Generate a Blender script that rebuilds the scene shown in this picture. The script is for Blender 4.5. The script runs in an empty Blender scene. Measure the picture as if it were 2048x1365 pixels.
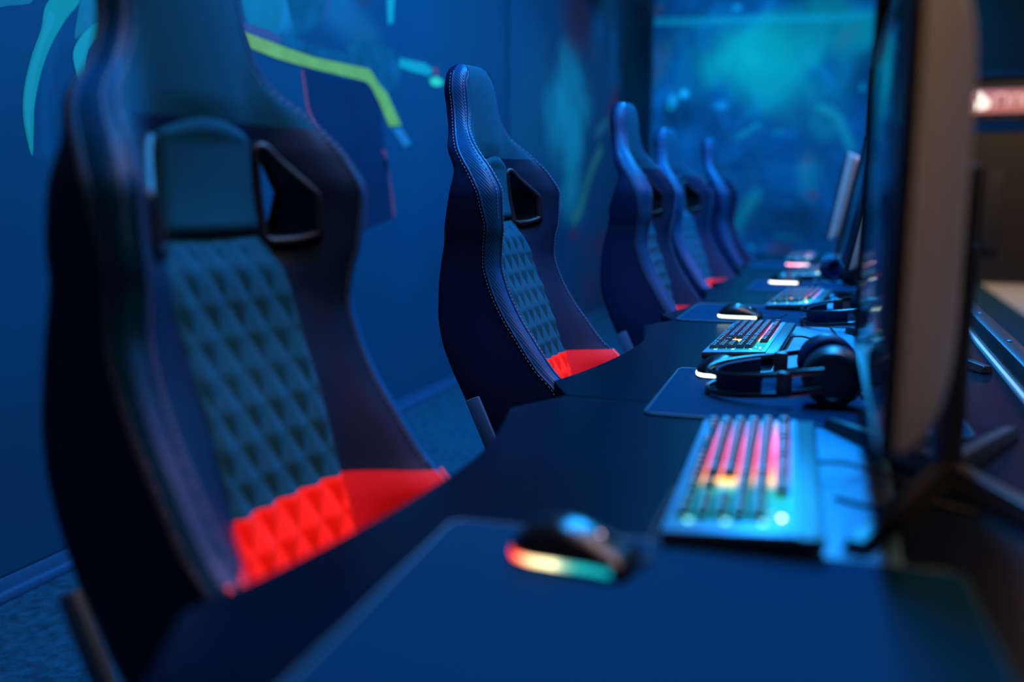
import bpy, bmesh, math, random
import numpy as np
from mathutils import Vector, Matrix, Euler
random.seed(7); np.random.seed(7)
SC = bpy.context.scene
COL = SC.collection
PI = math.pi
DZ = 0.74                                   # desk top height

# ------------------------------------------------------------------ helpers
def tag(o, label=None, cat=None, group=None, kind=None):
    if label: o['label'] = label
    if cat: o['category'] = cat
    if group: o['group'] = group
    if kind: o['kind'] = kind
    return o

def empty(name, loc=(0, 0, 0), rz=0.0):
    o = bpy.data.objects.new(name, None)
    COL.objects.link(o)
    o.empty_display_size = .05
    o.location = loc; o.rotation_euler = (0, 0, rz)
    return o

def copy_tree(o, parent=None):
    c = o.copy(); COL.objects.link(c)
    if parent: c.parent = parent
    for ch in list(o.children):
        copy_tree(ch, c)
    return c

class MB:
    """collects geometry for one mesh object"""
    def __init__(s): s.v = []; s.f = []; s.m = []
    def add(s, verts, faces, mat=0, M=None):
        o = len(s.v)
        for p in verts:
            p = Vector(p)
            if M is not None: p = M @ p
            s.v.append((p.x, p.y, p.z))
        for f in faces:
            s.f.append(tuple(i + o for i in f)); s.m.append(mat)
        return s
    def rbox(s, c, size, r=.003, seg=2, mat=0, M=None):
        bm = bmesh.new()
        bmesh.ops.create_cube(bm, size=1)
        for v in bm.verts:
            v.co = Vector((v.co.x*size[0]+c[0], v.co.y*size[1]+c[1], v.co.z*size[2]+c[2]))
        r = min(r, min(size)*.49)
        if r > 0:
            bmesh.ops.bevel(bm, geom=list(bm.edges), offset=r, segments=seg, affect='EDGES', profile=.5)
        bm.verts.index_update()
        s.add([v.co[:] for v in bm.verts], [[v.index for v in f.verts] for f in bm.faces], mat, M)
        bm.free(); return s
    def loft(s, rings, mat=0, M=None, closed=True, caps=True):
        n = len(rings[0]); vs = [p for r in rings for p in r]; fs = []
        for i in range(len(rings)-1):
            for j in range(n if closed else n-1):
                k = (j+1) % n
                fs.append((i*n+j, i*n+k, (i+1)*n+k, (i+1)*n+j))
        if caps and closed:
            fs.append(tuple(range(n))[::-1]); fs.append(tuple((len(rings)-1)*n+j for j in range(n)))
        return s.add(vs, fs, mat, M)
    def tube(s, path, r, n=8, closed=False, mat=0, M=None, flat=None):
        P = [Vector(p) for p in path]; N = len(P); rings = []
        up = None
        for i in range(N):
            if closed: t = P[(i+1) % N]-P[i-1]
            else: t = P[min(i+1, N-1)]-P[max(i-1, 0)]
            if t.length < 1e-9: t = Vector((0, 0, 1))
            t.normalize()
            if up is None:
                a = Vector((0, 0, 1)) if abs(t.z) < .9 else Vector((1, 0, 0))
                up = (a - t*a.dot(t)).normalized()
            else:
                up = up - t*up.dot(t)
                if up.length < 1e-6: up = Vector((1, 0, 0)) - t*t.x
                up.normalize()
            sd = t.cross(up)
            ri = r[i] if isinstance(r, (list, tuple)) else r
            fl = flat or 1.0
            rings.append([P[i]+up*(math.cos(2*PI*k/n)*ri)+sd*(math.sin(2*PI*k/n)*ri*fl) for k in range(n)])
        if closed: rings.append(rings[0]); return s.loft(rings, mat, M, True, False)
        return s.loft(rings, mat, M, True, True)
    def lathe(s, prof, n=32, mat=0, M=None):
        rings = [[(r*math.cos(2*PI*k/n), r*math.sin(2*PI*k/n), z) for k in range(n)] for r, z in prof]
        return s.loft(rings, mat, M, True, True)
    def prism(s, pts, z0, z1, mat=0, M=None):
        n = len(pts)
        vs = [(x, y, z0) for x, y in pts]+[(x, y, z1) for x, y in pts]
        fs = [tuple(range(n))[::-1], tuple(range(n, 2*n))]+[(i, (i+1) % n, n+(i+1) % n, n+i) for i in range(n)]
        return s.add(vs, fs, mat, M)
    def build(s, name, mats, parent=None, smooth=40, bevel=0):
        me = bpy.data.meshes.new(name)
        me.from_pydata(s.v, [], s.f)
        if not isinstance(mats, (list, tuple)): mats = [mats]
        for m in mats: me.materials.append(m)
        me.polygons.foreach_set('material_index', s.m)
        bm = bmesh.new(); bm.from_mesh(me)
        bmesh.ops.recalc_face_normals(bm, faces=bm.faces)
        bm.to_mesh(me); bm.free()
        if smooth:
            me.polygons.foreach_set('use_smooth', [True]*len(me.polygons))
            me.set_sharp_from_angle(angle=math.radians(smooth))
        me.update()
        o = bpy.data.objects.new(name, me); COL.objects.link(o)
        if parent: o.parent = parent
        if bevel:
            b = o.modifiers.new('bevel', 'BEVEL'); b.width = bevel; b.segments = 2; b.limit_method = 'ANGLE'; b.angle_limit = math.radians(50)
        return o

def crom(pts, n=8, closed=False):
    P = [Vector(p) for p in pts]; out = []
    N = len(P)
    for i in range(N if closed else N-1):
        if closed: a, b, c, d = P[i-1], P[i], P[(i+1) % N], P[(i+2) % N]
        else: a, b, c, d = P[max(i-1, 0)], P[i], P[i+1], P[min(i+2, N-1)]
        for k in range(n):
            t = k/n
            out.append(.5*((2*b)+(c-a)*t+(2*a-5*b+4*c-d)*t*t+(3*b-a-3*c+d)*t**3))
    if not closed: out.append(P[-1])
    return out

# ------------------------------------------------------------------ materials
def mat(name, col, rough=.5, metal=0., spec=.5, bump=0., bscale=200., sheen=0., var=0., vscale=6., coat=0., emit=None, estr=0.):
    m = bpy.data.materials.new(name); m.use_nodes = True
    nt = m.node_tree; b = nt.nodes['Principled BSDF']
    b.inputs['Base Color'].default_value = (*col, 1)
    b.inputs['Roughness'].default_value = rough
    b.inputs['Metallic'].default_value = metal
    b.inputs['Specular IOR Level'].default_value = spec
    if coat: b.inputs['Coat Weight'].default_value = coat; b.inputs['Coat Roughness'].default_value = .15
    if sheen: b.inputs['Sheen Weight'].default_value = sheen; b.inputs['Sheen Roughness'].default_value = .4
    if emit: b.inputs['Emission Color'].default_value = (*emit, 1); b.inputs['Emission Strength'].default_value = estr
    if bump or var:
        tc = nt.nodes.new('ShaderNodeTexCoord')
    if bump:
        nz = nt.nodes.new('ShaderNodeTexNoise'); nz.inputs['Scale'].default_value = bscale; nz.inputs['Detail'].default_value = 3
        bp = nt.nodes.new('ShaderNodeBump'); bp.inputs['Strength'].default_value = bump; bp.inputs['Distance'].default_value = .002
        nt.links.new(tc.outputs['Object'], nz.inputs['Vector']); nt.links.new(nz.outputs['Fac'], bp.inputs['Height'])
        nt.links.new(bp.outputs['Normal'], b.inputs['Normal'])
    if var:
        n2 = nt.nodes.new('ShaderNodeTexNoise'); n2.inputs['Scale'].default_value = vscale; n2.inputs['Detail'].default_value = 5
        rp = nt.nodes.new('ShaderNodeValToRGB')
        lo = [c*(1-var) for c in col]; hi = [min(1, c*(1+var)) for c in col]
        rp.color_ramp.elements[0].position = .3; rp.color_ramp.elements[1].position = .7
        rp.color_ramp.elements[0].color = (*lo, 1); rp.color_ramp.elements[1].color = (*hi, 1)
        nt.links.new(tc.outputs['Object'], n2.inputs['Vector']); nt.links.new(n2.outputs['Fac'], rp.inputs['Fac'])
        nt.links.new(rp.outputs['Color'], b.inputs['Base Color'])
    return m

def attr_mat(name, attr, rough=.6, emit=0., spec=.4):
    m = bpy.data.materials.new(name); m.use_nodes = True
    nt = m.node_tree; b = nt.nodes['Principled BSDF']
    a = nt.nodes.new('ShaderNodeAttribute'); a.attribute_name = attr
    b.inputs['Roughness'].default_value = rough; b.inputs['Specular IOR Level'].default_value = spec
    if emit:
        b.inputs['Base Color'].default_value = (.01, .01, .012, 1)
        nt.links.new(a.outputs['Color'], b.inputs['Emission Color']); b.inputs['Emission Strength'].default_value = emit
    else:
        nt.links.new(a.outputs['Color'], b.inputs['Base Color'])
    return m

def glow(name, col, s):
    return mat(name, (.02, .02, .02), .4, emit=col, estr=s)

def twill(name, col, rough):                 # woven band: fine diagonal ribs
    m = mat(name, col, rough, spec=.15)
    nt = m.node_tree; b = nt.nodes['Principled BSDF']
    tc = nt.nodes.new('ShaderNodeTexCoord'); w = nt.nodes.new('ShaderNodeTexWave')
    w.bands_direction = 'DIAGONAL'; w.inputs['Scale'].default_value = 70; w.inputs['Distortion'].default_value = .3
    bp = nt.nodes.new('ShaderNodeBump'); bp.inputs['Strength'].default_value = .35; bp.inputs['Distance'].default_value = .001
    nt.links.new(tc.outputs['Object'], w.inputs['Vector']); nt.links.new(w.outputs['Color'], bp.inputs['Height'])
    nt.links.new(bp.outputs['Normal'], b.inputs['Normal'])
    return m

M_leather = mat('black_leather', (.001, .010, .040), .5, spec=.12, bump=.25, bscale=420)
M_bolster = mat('navy_black_leather', (.001, .012, .034), .5, spec=.12, bump=.25, bscale=420)
M_twill = twill('woven_leather', (.001, .042, .11), .42)
M_suede = mat('charcoal_suede', (.005, .056, .090), .85, spec=.03, bump=.3, bscale=900)
M_red = mat('red_leather', (.95, .018, .008), .7, spec=.1, bump=.2, bscale=600)
M_redwing = mat('red_smooth_leather', (.55, .008, .016), .6, spec=.2, bump=.2, bscale=420)
M_stitch = mat('blue_grey_thread', (.12, .17, .25), .7)
M_redstitch = mat('red_thread', (.9, .05, .06), .6)
M_gloss = mat('gloss_black_plastic', (.005, .006, .008), .28, spec=.35)
M_frame = mat('satin_black_plastic', (.004, .006, .010), .42, spec=.25)
M_plastic = mat('black_plastic', (.012, .013, .016), .38, bump=.15, bscale=500)
M_rubber = mat('black_rubber', (.01, .01, .012), .7)
M_steel = mat('blue_grey_steel', (.03, .10, .20), .45, metal=.2, spec=.3)
M_darkmetal = mat('dark_painted_metal', (.02, .022, .026), .35, metal=.3)
M_desk = mat('black_laminate', (.001, .003, .009), .27, spec=.10, bump=.05, bscale=300, var=.25, vscale=3)
M_lightpatch = mat('painted_desk_light', (.05, .20, .29), .42, spec=.3, var=.08, vscale=2)  # pale tone for the bright area of the desktops, light put into colour
M_deskedge = mat('desk_edge_band', (.03, .035, .05), .35)
M_pad = mat('dark_blue_cloth', (.0008, .024, .056), .9, spec=.03, bump=.3, bscale=900)
M_padedge = mat('pad_stitched_edge', (.006, .04, .06), .6)
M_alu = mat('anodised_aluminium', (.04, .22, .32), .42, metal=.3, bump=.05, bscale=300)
M_key = mat('black_keycap', (.010, .04, .055), .34, spec=.5)
M_screen = mat('monitor_glass', (.004, .004, .006), .09)
M_bezel = mat('monitor_bezel', (.008, .009, .013), .35)
M_shell = mat('grey_monitor_shell', (.40, .38, .36), .55, bump=.2, bscale=260)
M_orange = mat('orange_band', (.75, .12, .03), .5)
M_glint = mat('orange_glint_metal', (.8, .5, .15), .3, metal=1)  # orange metal for the reflection dot on the microphone tips
M_carpet = mat('carpet', (.008, .045, .068), .95, spec=.1, bump=1., bscale=160, var=.45, vscale=30)
M_floor2 = mat('pale_floor_tile', (.45, .42, .40), .5, var=.12, vscale=2)
M_base = mat('navy_skirting', (.012, .06, .12), .45)
M_wall = mat('dark_wall_paint', (.006, .012, .028), .7)
M_black = mat('black_ceiling_paint', (.012, .012, .014), .8)
M_tan = mat('brown_wall_paint', (.010, .006, .0035), .7, var=.2, vscale=1.5)
M_print = attr_mat('mural_print', 'paint', .6, spec=.12)
M_signface = attr_mat('sign_face', 'paint', .5, emit=1.0)

# ------------------------------------------------------------------ setting
def struct(name, mb, m, **k):
    return tag(mb.build(name, m, **k), kind='structure')
struct('floor', MB().rbox((-.35, 4.9, -.05), (3.8, 16.2, .1), 0), M_carpet)
struct('floor_aisle', MB().rbox((2.9, 4.9, -.05), (2.7, 16.2, .1), 0), M_floor2)
struct('ceiling', MB().rbox((1.0, 4.9, 3.27), (6.5, 16.2, .1), 0), M_black)
struct('wall_left', MB().rbox((-2.205, 3.5, 1.6), (.1, 13.3, 3.24), 0), M_black)
struct('wall_back', MB().rbox((-1.02, 10.0, 1.6), (2.26, .12, 3.24), 0), M_wall)
struct('wall_far', MB().rbox((2.15, 12.75, 1.6), (4.2, .12, 3.24), 0), M_tan)
struct('wall_right', MB().rbox((4.2, 4.9, 1.6), (.1, 16.0, 3.24), 0), M_wall)
struct('wall_front', MB().rbox((1.0, -3.05, 1.6), (6.5, .1, 3.24), 0), M_wall)
struct('wall_partition', MB().rbox((.05, 11.38, 1.6), (.1, 2.6, 3.24), 0), M_wall)
struct('baseboard_left', MB().rbox((-2.128, 3.5, .032), (.02, 13, .064), .004).rbox((-2.116, 3.5, .014), (.03, 13, .028), .006), M_base)
# lowered dark bulkhead across the aisle, carries the lit sign
struct('trim_1', MB().rbox((2.2, 9.3, 2.62), (3.9, .5, 1.0), .01), M_black)
struct('trim_2', MB().rbox((2.2, 9.02, 2.13), (3.9, .06, .05), .005), M_wall)
struct('trim_3', MB().rbox((2.2, 9.1, 1.70), (3.9, .1, .12), .005), M_wall)

# --- mural panels -------------------------------------------------------------
def noise2(x, y, f, seed=0, octs=4):
    r = np.random.RandomState(seed); tot = np.zeros_like(x); amp = 1.; sm = 0
    for o in range(octs):
        tab = r.rand(64, 64)
        xs, ys = x*f+seed*3.1, y*f+seed*1.7
        xi, yi = np.floor(xs).astype(int), np.floor(ys).astype(int)
        fx, fy = xs-xi, ys-yi
        fx = fx*fx*(3-2*fx); fy = fy*fy*(3-2*fy)
        g = lambda a, b: tab[a % 64, b % 64]
        v = (g(xi, yi)*(1-fx)+g(xi+1, yi)*fx)*(1-fy)+(g(xi, yi+1)*(1-fx)+g(xi+1, yi+1)*fx)*fy
        tot += v*amp; sm += amp; amp *= .5; f *= 2
    return tot/sm

def paint_blob(C, U, V, b, warp):
    cx, cy, rx, ry, col, a = b
    d = np.sqrt(((U-cx)/rx)**2+((V-cy)/ry)**2)+warp
    k = a*np.clip(1.35-d, 0, 1); k = k*k*(3-2*k)
    for i in range(3): C[i] = C[i]*(1-k)+col[i]*k
def paint_stroke(C, U, V, s, warp):
    pts, w, col, a = s
    pts = [p for p in crom([(x, y, 0) for x, y in pts], 6)]
    d = np.full(U.shape, 9.)
    for p, q in zip(pts[:-1], pts[1:]):
        dx, dy = q.x-p.x, q.y-p.y; L = dx*dx+dy*dy+1e-9
        t = np.clip(((U-p.x)*dx+(V-p.y)*dy)/L, 0, 1)
        d = np.minimum(d, np.hypot(U-p.x-t*dx, V-p.y-t*dy))
    k = a*np.clip(1.4-d/w+warp*.5, 0, 1)
    for i in range(3): C[i] = C[i]*(1-k)+col[i]*k

def print_panel(name, u0, u1, v0, v1, nu, nv, place, base, blobs, strokes, seed, smoky):
    us = np.linspace(u0, u1, nu+1); vs = np.linspace(v0, v1, nv+1)
    U, V = np.meshgrid(us, vs, indexing='ij')
    n1 = noise2(U, V, 1.1, seed); n2 = noise2(U, V, 3.2, seed+5); n3 = noise2(U+n1*.8, V+n2*.5, 2.0, seed+9)
    C = [np.full(U.shape, c) for c in base]
    for i in range(3): C[i] = C[i]*(1+smoky*(n3-.5)*2.4)
    w = (n2-.5)*.9+(n1-.5)*.5
    for b in blobs: paint_blob(C, U, V, b, w)
    if smoky > .3:
        wu, wv = noise2(U, V, 1.3, seed+21)-.5, noise2(U, V, 1.3, seed+33)-.5
        n4 = noise2(U*1.2+wu*1.6, V*.8+wv*1.6, 2.6, seed+41, 5)
        ridge = np.clip(1-np.abs(noise2(U*1.1+wu*1.3, V*.7-wv*1.5, 3.4, seed+52, 4)-.5)*7, 0, 1)**2
        dark = np.clip((noise2(U+wv, V+wu, 1.5, seed+61, 4)-.50)*5, 0, 1)
        for i in range(3):
            C[i] = C[i]*(.62+.80*n4)*(1-.42*dark)
            C[i] = C[i]+ridge*(.35+.65*n1)*(.008, .060, .085)[i]
    if smoky > .3:                              # the bright cloud lies over the smoke
        for b in blobs[:3]: paint_blob(C, U, V, b[:5]+(b[5]*.75,), w*.8)
    for s in strokes: paint_stroke(C, U, V, s, w)
    me = bpy.data.meshes.new(name)
    verts = [place(u, v, 0) for u in us for v in vs]
    idx = lambda i, j: i*(nv+1)+j
    faces = [(idx(i, j), idx(i+1, j), idx(i+1, j+1), idx(i, j+1)) for i in range(nu) for j in range(nv)]
    # board thickness
    n0 = len(verts)
    rim = [idx(i, 0) for i in range(nu+1)]+[idx(nu, j) for j in range(1, nv+1)]+[idx(i, nv) for i in range(nu-1, -1, -1)]+[idx(0, j) for j in range(nv-1, 0, -1)]
    cols = np.stack([c.ravel() for c in C], 1)
    extra = []
    for r in rim:
        u, v = us[r//(nv+1)], vs[r % (nv+1)]
        verts.append(place(u, v, 1)); extra.append(cols[r])
    k = len(rim)
    for i in range(k):
        faces.append((rim[i], rim[(i+1) % k], n0+(i+1) % k, n0+i))
    faces.append(tuple(n0+i for i in range(k)))
    me.from_pydata([tuple(v) for v in verts], [], faces)
    at = me.attributes.new('paint', 'FLOAT_COLOR', 'POINT')
    allc = np.vstack([cols, np.array(extra)]); allc = np.clip(np.hstack([allc, np.ones((len(allc), 1))]), 0, 1)
    at.data.foreach_set('color', allc.ravel())
    me.materials.append(M_print)
    bm = bmesh.new(); bm.from_mesh(me); bmesh.ops.recalc_face_normals(bm, faces=bm.faces); bm.to_mesh(me); bm.free()
    o = bpy.data.objects.new(name, me); COL.objects.link(o)
    return o

WX = -2.12
NAVY = (.0008, .042, .078)
pl_left = lambda u, v, b: (WX-.03*b, u, v)
LB = [(3.305, 1.766+.2, .526, .16, (0.014, 0.088, 0.119), .7), (3.031, 1.80, .194, .12, (0.026, 0.198, 0.205), .8), (3.55, 1.90, .2, .12, (0.02, 0.11, 0.139), .6),
      (3.75, 1.84, .16, .1, (0.026, 0.099, 0.106), .6), (3.35, 1.93, .12, .12, (0.09, 0.0275, 0.066), .45), (3.75, 2.0, .1, .08, (0.12, 0.0165, 0.0385), .6),
      (2.3, 1.62, .2, .12, (0.014, 0.11, 0.132), .5), (1.75, .35, 1.0, .35, (0.0098, 0.033, 0.0561), .5), (4.8, 1.9, .8, .5, (0.0104, 0.055, 0.0792), .5)]
near = print_panel('mural_panel', -2.4, 5.565, .07, 3.0, 300, 120, pl_left, NAVY, LB, [
    ([(2.02, 1.55), (1.97, 1.42), (1.945, 1.22)], .02, (.002, .068, .11), .6),
    ([(2.16, 1.52), (2.10, 1.40), (2.08, 1.25)], .02, (.002, .060, .10), .6)], 3, .10)
tag(near, 'near navy mural panel on the left wall with cyan tendrils, yellow bar and dark cape', 'mural')
RB = [(6.3, 1.7, 1.2, .8, (0.0036, 0.0693, 0.0887), .7), (6.963, 1.644, .50, .50, (0.012, 0.266, 0.225), .85), (7.086, 2.0, .36, .28, (0.012, 0.243, 0.211), .75),
      (7.02, 1.12, .36, .30, (0.012, 0.243, 0.211), .75), (7.21, 2.45, .45, .30, (0.168, 0.0165, 0.033), .7), (8.107, .645, .7, .16, (0.132, 0.0165, 0.055), .6),
      (7.624, .3, .6, .25, (0.096, 0.0231, 0.0477), .45), (8.36, 1.84, .22, .17, (0.3, 0.011, 0.022), .9), (8.36, 2.02, .1, .12, (0.3, 0.011, 0.022), .9), (7.1, .78, .16, .06, (0.24, 0.0165, 0.033), .7),
      (9.1, 2.6, 1.15, .95, (0.0012, 0.00577, 0.00955), .97), (8.4, 2.9, 1.2, .4, (0.0012, 0.00809, 0.0136), .9), (9.4, 1.7, .5, .7, (0.0018, 0.0173, 0.0273), .8)]
far = print_panel('mural_panel', 5.605, 9.90, .07, 3.0, 180, 120, pl_left, NAVY, RB, [
    ([(7.9, 1.5), (7.6, 1.3), (7.3, 1.0), (7.1, .9)], .05, (.12, .25, .10), .7),
    ([(7.75, 1.62), (8.1, 1.75)], .05, (.1, .2, .14), .5)], 8, .12)
tag(far, 'far navy mural panel on the left wall with a pale cyan smoke figure', 'mural')

M_cyan = mat('cyan_paint', (.012, .25, .155), .6, spec=.12, var=.08, vscale=8)
M_cyan2 = mat('light_cyan_paint', (.02, .28, .19), .6, spec=.12)
M_paleblue = mat('pale_blue_paint', (.012, .145, .135), .6, spec=.12, var=.15, vscale=9)
M_midblue = mat('mid_blue_paint', (.003, .07, .09), .6, spec=.12, var=.3, vscale=9)
M_lime = mat('lime_paint', (.60, .36, .05), .6, spec=.12, var=.12, vscale=10)
M_ink = mat('ink_blue_paint', (.001, .016, .042), .6, spec=.12, var=.15, vscale=5)
M_plum = mat('plum_paint', (.10, .03, .07), .6)
M_redpaint = mat('red_paint', (.55, .03, .05), .6)
def decal(name, pts, m, lift):
    mb = MB(); n = len(pts)
    x0, x1 = WX+.0008*lift, WX+.0008*lift+.0005
    mb.add([(x0, y, z) for y, z in pts]+[(x1, y, z) for y, z in pts],
           [tuple(range(n)), tuple(range(n, 2*n))]+[(i, (i+1) % n, n+(i+1) % n, n+i) for i in range(n)])
    o = mb.build(name, m, near, smooth=0)
    return o
def smooth2(pts): return [(p.x, p.y) for p in crom([(a, b, 0) for a, b in pts], 4, True)]
decal('curved_tendril', smooth2([(1.986,1.618),(1.965,1.553),(1.928,1.48),(1.897,1.402),(1.883,1.34),(1.883,1.279),(1.899,1.206),(1.912,1.281),(1.923,1.351),(1.959,1.45),(2.006,1.532),(2.056,1.596),(2.108,1.655),(2.04,1.66)]), M_cyan, 1)
decal('tendril_highlight', smooth2([(1.99,1.60),(1.96,1.53),(1.925,1.46),(1.893,1.38),(1.886,1.31),(1.895,1.24),(1.905,1.31),(1.925,1.40),(1.965,1.50),(2.01,1.585)]), M_cyan2, 2)
decal('curved_tendril', smooth2([(2.184,1.605),(2.139,1.585),(2.098,1.55),(2.07,1.507),(2.069,1.468),(2.089,1.409),(2.115,1.367),(2.125,1.391),(2.113,1.441),(2.114,1.481),(2.133,1.527),(2.186,1.575)]), M_cyan2, 2)
decal('painted_patch', smooth2([(2.22,1.72),(2.127,1.68),(2.093,1.603),(2.078,1.544),(2.098,1.554),(2.139,1.585),(2.20,1.61)]), M_paleblue, 1)
decal('painted_patch', smooth2([(1.78,1.575),(1.86,1.592),(1.945,1.625),(1.86,1.70),(1.78,1.66)]), M_paleblue, 1)
decal('dark_cape', [(3.233,1.609),(3.259,1.454),(3.338,1.345),(3.389,1.289),(3.381,1.036),(3.531,.923),(3.627,.922),(3.983,.986),(3.97,1.047),(3.935,1.188),(3.918,1.344),(3.856,1.586),(3.769,1.621),(3.569,1.60)], M_ink, 1)
decal('red_outline', [(3.229,1.599),(3.243,1.601),(3.274,1.455),(3.353,1.345),(3.338,1.34),(3.255,1.45)], M_redpaint, 2)
decal('red_outline', [(3.901,1.313),(3.921,1.313),(3.951,1.189),(3.988,.986),(4.005,1.015),(3.961,1.191),(3.948,1.243),(3.886,1.312)], M_redpaint, 2)
decal('pale_shoulder', smooth2([(2.855,1.98),(2.87,1.75),(2.95,1.715),(3.08,1.735),(3.12,1.82),(3.10,1.95),(2.98,2.0)]), M_paleblue, 1)
decal('painted_limb', smooth2([(3.2,1.95),(3.15,1.85),(3.22,1.75),(3.33,1.78),(3.42,1.88),(3.40,1.97),(3.3,2.0)]), M_midblue, 1)
decal('plum_stock', [(2.85,1.722),(2.855,1.685),(3.0,1.678),(3.09,1.677),(3.105,1.70),(3.0,1.72)], M_plum, 3)
decal('blue_barrel', [(3.099,1.722),(3.105,1.678),(3.321,1.664),(3.677,1.672),(3.875,1.613),(3.949,1.585),(4.06,1.62),(4.10,1.695),(4.0,1.79),(3.80,1.80),(3.681,1.777),(3.566,1.737),(3.601,1.712),(3.322,1.708)], M_midblue, 2)
decal('yellow_bar', [(2.859,1.688),(2.894,1.635),(3.057,1.621),(3.228,1.615),(3.751,1.612),(3.801,1.59),(3.871,1.527),(3.964,1.425),(4.09,1.441),(3.949,1.58),(3.875,1.613),(3.785,1.672),(3.32,1.661),(3.09,1.673)], M_lime, 4)
decal('pale_muzzle', [(4.08,1.760),(4.079,1.718),(4.221,1.713),(4.424,1.716),(4.465,1.753),(4.373,1.775)], M_cyan2, 3)
decal('green_tip', smooth2([(4.423,1.695),(4.463,1.672),(4.553,1.680),(4.588,1.706),(4.505,1.722)]), mat('green_paint', (.15, .6, .2), .5), 3)
decal('red_outline', [(4.457,1.752),(4.491,1.72),(4.539,1.748),(4.493,1.776)], M_redpaint, 4)
decal('pale_blade', [(3.964,2.06),(4.05,2.06),(4.025,1.917),(3.972,1.899)], M_cyan2, 3)
decal('green_trace', [(3.99,1.42),(4.09,1.43),(4.20,1.36),(4.12,1.335)], mat('dull_green_paint', (.03, .16, .2), .5), 2)

BACK_BLOBS = [
(-0.982,2.522,0.6,0.373,(0.01,0.46,0.279),0.9),(-0.407,2.734,0.621,0.386,(0.01,0.34,0.232),0.75),(-0.77,2.215,0.494,0.299,(0.01,0.36,0.247),0.6),
(-1.5,2.801,0.466,0.301,(0.01,0.18,0.209),0.6),(-1.692,2.304,0.317,0.462,(0.01,0.13,0.149),0.6),(-0.15,2.334,0.236,0.436,(0.01,0.2,0.209),0.6),
(-1.946,2.828,0.16,0.458,(0.006,0.05,0.093),0.7),(-1.787,1.945,0.321,0.234,(0.005,0.05,0.093),0.85),(-1.258,1.827,0.309,0.206,(0.006,0.07,0.124),0.6),
(-1.015,0.891,0.309,0.315,(0.006,0.06,0.105),0.8),(-0.556,0.843,0.25,0.207,(0.005,0.05,0.0868),0.8),(-0.833,1.409,0.352,0.256,(0.01,0.1,0.186),0.5),
(-1.442,1.153,0.265,0.317,(0.01,0.17,0.194),0.6),(-0.608,1.91,0.393,0.2,(0.03,0.18,0.17),0.5),(-0.311,1.802,0.193,0.199,(0.03,0.24,0.209),0.6),
(-0.431,1.303,0.147,0.304,(0.05,0.3,0.31),0.5),(-2.058,3.038,0.096,0.076,(0.5,0.08,0.08),0.7),(-2.019,2.576,0.118,0.258,(0.25,0.08,0.1),0.6),
(-2.068,2.372,0.054,0.129,(0.5,0.05,0.06),0.5),(-0.168,2.672,0.117,0.087,(0.4,0.15,0.15),0.6),(-0.396,1.1,0.069,0.051,(0.5,0.06,0.08),0.6),
(-0.463,1.455,0.059,0.091,(0.4,0.12,0.14),0.5),(-0.718,0.527,0.142,0.073,(0.3,0.06,0.1),0.7),(-1.751,2.167,0.048,0.046,(0.1,0.6,0.659),0.9),
(-1.872,2.104,0.054,0.073,(0.1,0.5,0.581),0.8),(-1.232,3.007,0.05,0.034,(0.05,0.6,0.62),0.8),(0.024,2.158,0.037,0.039,(0.05,0.55,0.62),0.8),
(-1.369,2.035,0.083,0.061,(0.05,0.4,0.504),0.7),(-0.99,0.548,0.042,0.032,(0.05,0.5,0.465),0.7),(-1.897,2.027,0.032,0.026,(0.1,0.6,0.349),0.7)]
BACK_STROKES = [
([(-2.082,2.923),(-1.606,2.897),(-1.097,2.884),(-0.509,2.856),(0.053,2.848)],0.035,(0.03,0.45,0.36),0.54),
([(-1.24,0.677),(-1.116,0.837),(-1.02,1.022),(-0.972,1.1)],0.075,(0.036,0.375,0.279),0.54),
([(-0.368,1.977),(-0.22,1.898),(-0.115,1.723),(-0.05,1.574)],0.05,(0.06,0.413,0.315),0.58),
([(-1.176,1.697),(-1.076,1.761),(-0.977,1.82)],0.035,(0.048,0.375,0.293),0.58),([(-0.823,1.74),(-0.724,1.753)],0.02,(0.048,0.375,0.293),0.43),
([(-0.209,2.554),(-0.145,2.67),(-0.057,2.76)],0.05,(0.18,0.225,0.158),0.43),([(-0.509,1.405),(-0.467,1.253)],0.03,(0.09,0.3,0.225),0.5),
([(-0.75,0.684),(-0.497,0.647)],0.02,(0.036,0.3,0.225),0.43),([(-1.032,1.308),(-0.53,1.329)],0.03,(0.006,0.15,0.203),0.36),
([(-1.025,1.152),(-0.574,1.202)],0.03,(0.006,0.15,0.203),0.36),([(-2.117,2.165),(-1.963,2.47),(-1.865,2.772)],0.05,(0.072,0.15,0.158),0.36)]
back = print_panel('mural_panel', -2.09, .095, .002, 3.16, 200, 260, lambda u, v, b: (u, 9.915+.02*b, v), (.005, .10, .19), BACK_BLOBS, BACK_STROKES, 14, .5)
tag(back, 'smoky cyan and blue mural panel covering the back wall behind the desk row', 'mural')

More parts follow.
